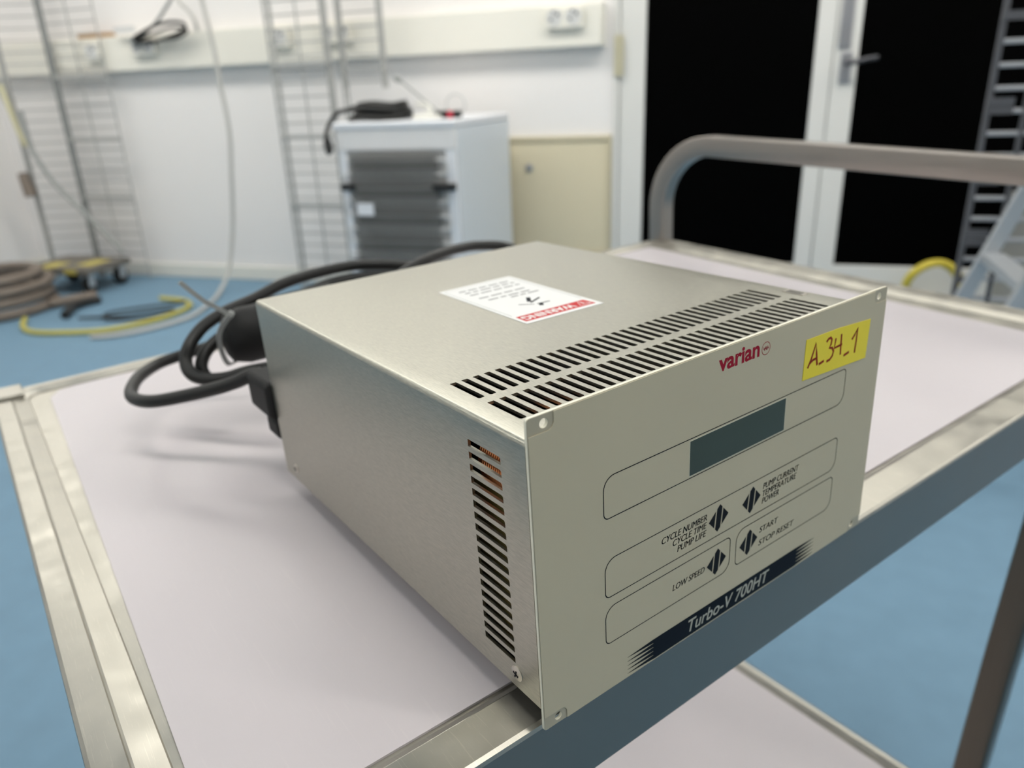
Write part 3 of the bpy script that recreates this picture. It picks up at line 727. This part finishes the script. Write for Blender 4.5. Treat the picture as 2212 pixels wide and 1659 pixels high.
# items on top of it
T0 = FT + .0005
bc = root('black_cable_coil', 'coil of black cable with one end hanging over the refrigerator edge', 'cable', (-1.52, 3.0, T0), ROOM)
for dx, dy, rx, ry, z in ((0, 0, .13, .11, .011), (.01, .01, .118, .10, .030), (-.008, .0, .125, .105, .048), (.006, .008, .10, .09, .062)):
    part('turn', B().tube([(-1.52 + dx + rx * math.cos(a * PI / 16), 3.02 + dy + ry * math.sin(a * PI / 16), T0 + z + .004 * math.sin(a * PI / 5)) for a in range(32)], .0105, 10, True), 'cable', bc)
part('end', B().tube(spline([(-1.60, 2.93, T0 + .045), (-1.655, 2.90, T0 + .035), (-1.690, 2.875, T0 - .02), (-1.700, 2.86, T0 - .08), (-1.685, 2.85, T0 - .118), (-1.668, 2.845, T0 - .09), (-1.69, 2.85, T0 - .05)], 6), .009, 10), 'cable', bc)
thing('white_cord', B().tube(spline([(-1.40, 3.12, T0 + .055), (-1.34, 3.10, T0 + .050), (-1.31, 3.05, T0 + .020), (-1.35, 2.98, T0 + .0085), (-1.28, 2.96, T0 + .0085), (-1.24, 3.02, T0 + .0085), (-1.30, 3.09, T0 + .0085), (-1.38, 3.05, T0 + .0085)], 6), .0075, 8), 'white_cable', 'white cord bunched on the refrigerator beside the black coil', 'cord')
ta = root('test_adapter', 'small black and red adapter lying on the refrigerator top', 'adapter', (-1.22, 3.03, T0), ROOM)
part('body', B().box(-1.262, -1.216, 3.00, 3.05, T0, T0 + .030), 'black_plastic', ta, bevel=.004)
part('sleeve', B().box(-1.2155, -1.190, 3.004, 3.046, T0, T0 + .027), 'red_plastic', ta, bevel=.004)
part('cap', B().box(-1.1895, -1.165, 3.002, 3.048, T0, T0 + .029), 'black_plastic', ta, bevel=.004)
thing('clear_loop', B().tube([(-1.235 + .042 * math.cos(a * PI / 12), 3.16, T0 + .048 + .042 * math.sin(a * PI / 12)) for a in range(24)], .005, 8, True), 'clear', 'pale plastic ring standing on the refrigerator behind the adapter', 'ring')
thing('thin_rod', B().tube([(-1.51, 3.20, T0 + .16), (-1.27, 3.10, T0 + .0055)], .0045, 8).cyl((-1.525, 3.205, T0 + .165), (-1.50, 3.195, T0 + .150), .012, 10), 'mid_cable', 'thin grey rod leaning on the refrigerator top', 'rod')

# ------------------------------------------------------------------ things on the floor, left
hc = root('hose_coil', 'thick taupe hose coiled on the blue floor at the left edge', 'hose', (-3.86, 2.93, 0), ROOM)
for cx, cy, r, z, tl in ((-3.80, 2.84, .30, .027, 0), (-3.79, 2.84, .28, .080, .004), (-3.81, 2.85, .30, .133, .006), (-3.78, 2.83, .25, .186, .008)):
    part('turn', B().tube([(cx + r * math.cos(a * PI / 24), cy + r * .95 * math.sin(a * PI / 24), z + tl * math.sin(a * PI / 24 + 1)) for a in range(48)], .026, 12, True), 'hose', hc, smooth=60)
part('end', B().tube(spline([(-3.50, 2.92, .030), (-3.47, 3.00, .027), (-3.43, 3.07, .027), (-3.39, 3.13, .027)], 5), .026, 12), 'hose', hc)
thing('black_hose_end', B().tube(spline([(-3.25, 2.785, .0225), (-3.31, 2.87, .0225), (-3.35, 2.94, .0225), (-3.345, 3.02, .0225), (-3.32, 3.08, .0225)], 5), .022, 12), 'black_plastic', 'short bent piece of thick black hose on the floor beside the taupe coil', 'hose')
dl = root('transport_dolly', 'flat grey dolly with yellow tape and black castors in the left corner', 'dolly', (-3.75, 3.38, 0), ROOM)
part('deck', B().box(-3.96, -3.50, 3.20, 3.53, .115, .150), 'dolly', dl, bevel=.004)
for x0, x1, y0, y1 in ((-3.86, -3.74, 3.21, 3.34), (-3.66, -3.55, 3.28, 3.44)):
    part('tape_patch', B().box(x0, x1, y0, y1, .1501, .1510), 'tape', dl)
for x0, x1 in ((-3.84, -3.76), (-3.66, -3.57)):
    part('tape_patch', B().box(x0, x1, 3.1985, 3.1999, .118, .148), 'tape', dl)
for x, y in ((-3.55, 3.25), (-3.55, 3.48), (-3.91, 3.25), (-3.91, 3.48)):
    k = B().box(x - .03, x + .03, y - .03, y + .03, .108, .1145).box(x - .022, x - .017, y - .02, y + .02, .04, .108).box(x + .017, x + .022, y - .02, y + .02, .04, .108)
    f = part('castor', k, 'alu', dl)
    part('wheel', B().lathe([(.015, -.014), (.045, -.014), (.05, -.009), (.05, .009), (.045, .014), (.015, .014)], (x, y, .0505), 'x', 24), 'rubber', f)
thing('yellow_hose', B().tube(spline([(-3.44, 2.72, .0125), (-3.33, 2.61, .0125), (-3.20, 2.545, .0125), (-3.05, 2.56, .0125), (-2.88, 2.62, .0125), (-2.78, 2.73, .0125), (-2.72, 2.90, .0125), (-2.74, 3.08, .0125), (-2.86, 3.17, .0125), (-3.02, 3.19, .0125)], 7), .012, 10), 'yellow_hose', 'pale yellow hose lying in a long curve on the blue floor by the taupe coil', 'hose')
thing('dark_cord_coil', B().tube(spline([(-3.12, 2.74, .027), (-3.00, 2.86, .0075), (-2.88, 2.96, .0075), (-2.80, 3.02, .0075), (-2.76, 2.96, .0075), (-2.84, 2.85, .0075), (-2.98, 2.78, .018), (-3.05, 2.86, .022), (-2.95, 2.98, .022), (-2.84, 3.06, .022), (-2.78, 3.10, .030)], 6), .007, 8), 'cable', 'thin dark cord coiled inside the curve of the pale yellow hose', 'cord')

# ------------------------------------------------------------------ things at the right
thing('yellow_hose_loop', B().tube([(.765 + .105 * math.cos(a * PI / 20), 3.58 + .02 * math.sin(a * PI / 10), .127 + .105 * math.sin(a * PI / 20)) for a in range(40)], .0185, 12, True), 'yellow_hose_olive', 'bright yellow hose loop standing against the bottom of the black door', 'hose')
ld = root('step_ladder', 'dull aluminium step ladder leaning in at the right edge', 'ladder', (.75, 2.2, 0), ROOM)
def rail(y, z0=.006, z1=1.25):
    xf = lambda z: .437 + .347 * z
    return B().loops([[(xf(z) - .004, y - .012, z), (xf(z) + .038, y - .012, z), (xf(z) + .038, y + .012, z), (xf(z) - .004, y + .012, z)] for z in (z0, z1)], True, True, True)
part('rail', rail(2.38), 'alu', ld, bevel=.003); part('rail', rail(2.02), 'alu', ld, bevel=.003)
for z in (.25, .50, .75, 1.0):
    x = .437 + .347 * z; part('step', B().box(x + .002, x + .06, 2.0325, 2.3675, z, z + .025), 'alu', ld, bevel=.002)
for y in (2.38, 2.02):
    part('rear_leg', B().loops([[(x - .014, y - .010, z), (x + .014, y - .010, z), (x + .014, y + .010, z), (x - .014, y + .010, z)] for x, z in ((1.18, .006), (.90, 1.25))], True, True, True), 'alu', ld)
part('top_step', B().box(.84, .96, 2.005, 2.395, 1.2505, 1.275), 'alu', ld, bevel=.004)
gc = root('equipment_case', 'grey louvred metal case standing behind the step ladder', 'case', (1.05, 3.0, 0), ROOM)
part('body', B().box(.90, 1.45, 2.82, 3.25, .02, .58), 'grey_case', gc, bevel=.006)
for k in range(8):
    z = .09 + .055 * k
    part('louvre', B().loops([[(.95, 2.8195, z), (1.42, 2.8195, z), (1.42, 2.8195, z + .028), (.95, 2.8195, z + .028)], [(.95, 2.804, z), (1.42, 2.804, z), (1.42, 2.8185, z + .028), (.95, 2.8185, z + .028)]], True, True, True), 'grey_case', gc)
part('lock', B().lathe([(.02, 0), (.02, -.02), (.008, -.022)], (.925, 2.8195, .335), 'y', 16), 'black_plastic', gc)
for x, y in ((.94, 2.86), (1.41, 2.86), (.94, 3.21), (1.41, 3.21)):
    part('foot', B().cyl((x, y, .0005), (x, y, .02), .018, 12), 'rubber', gc)
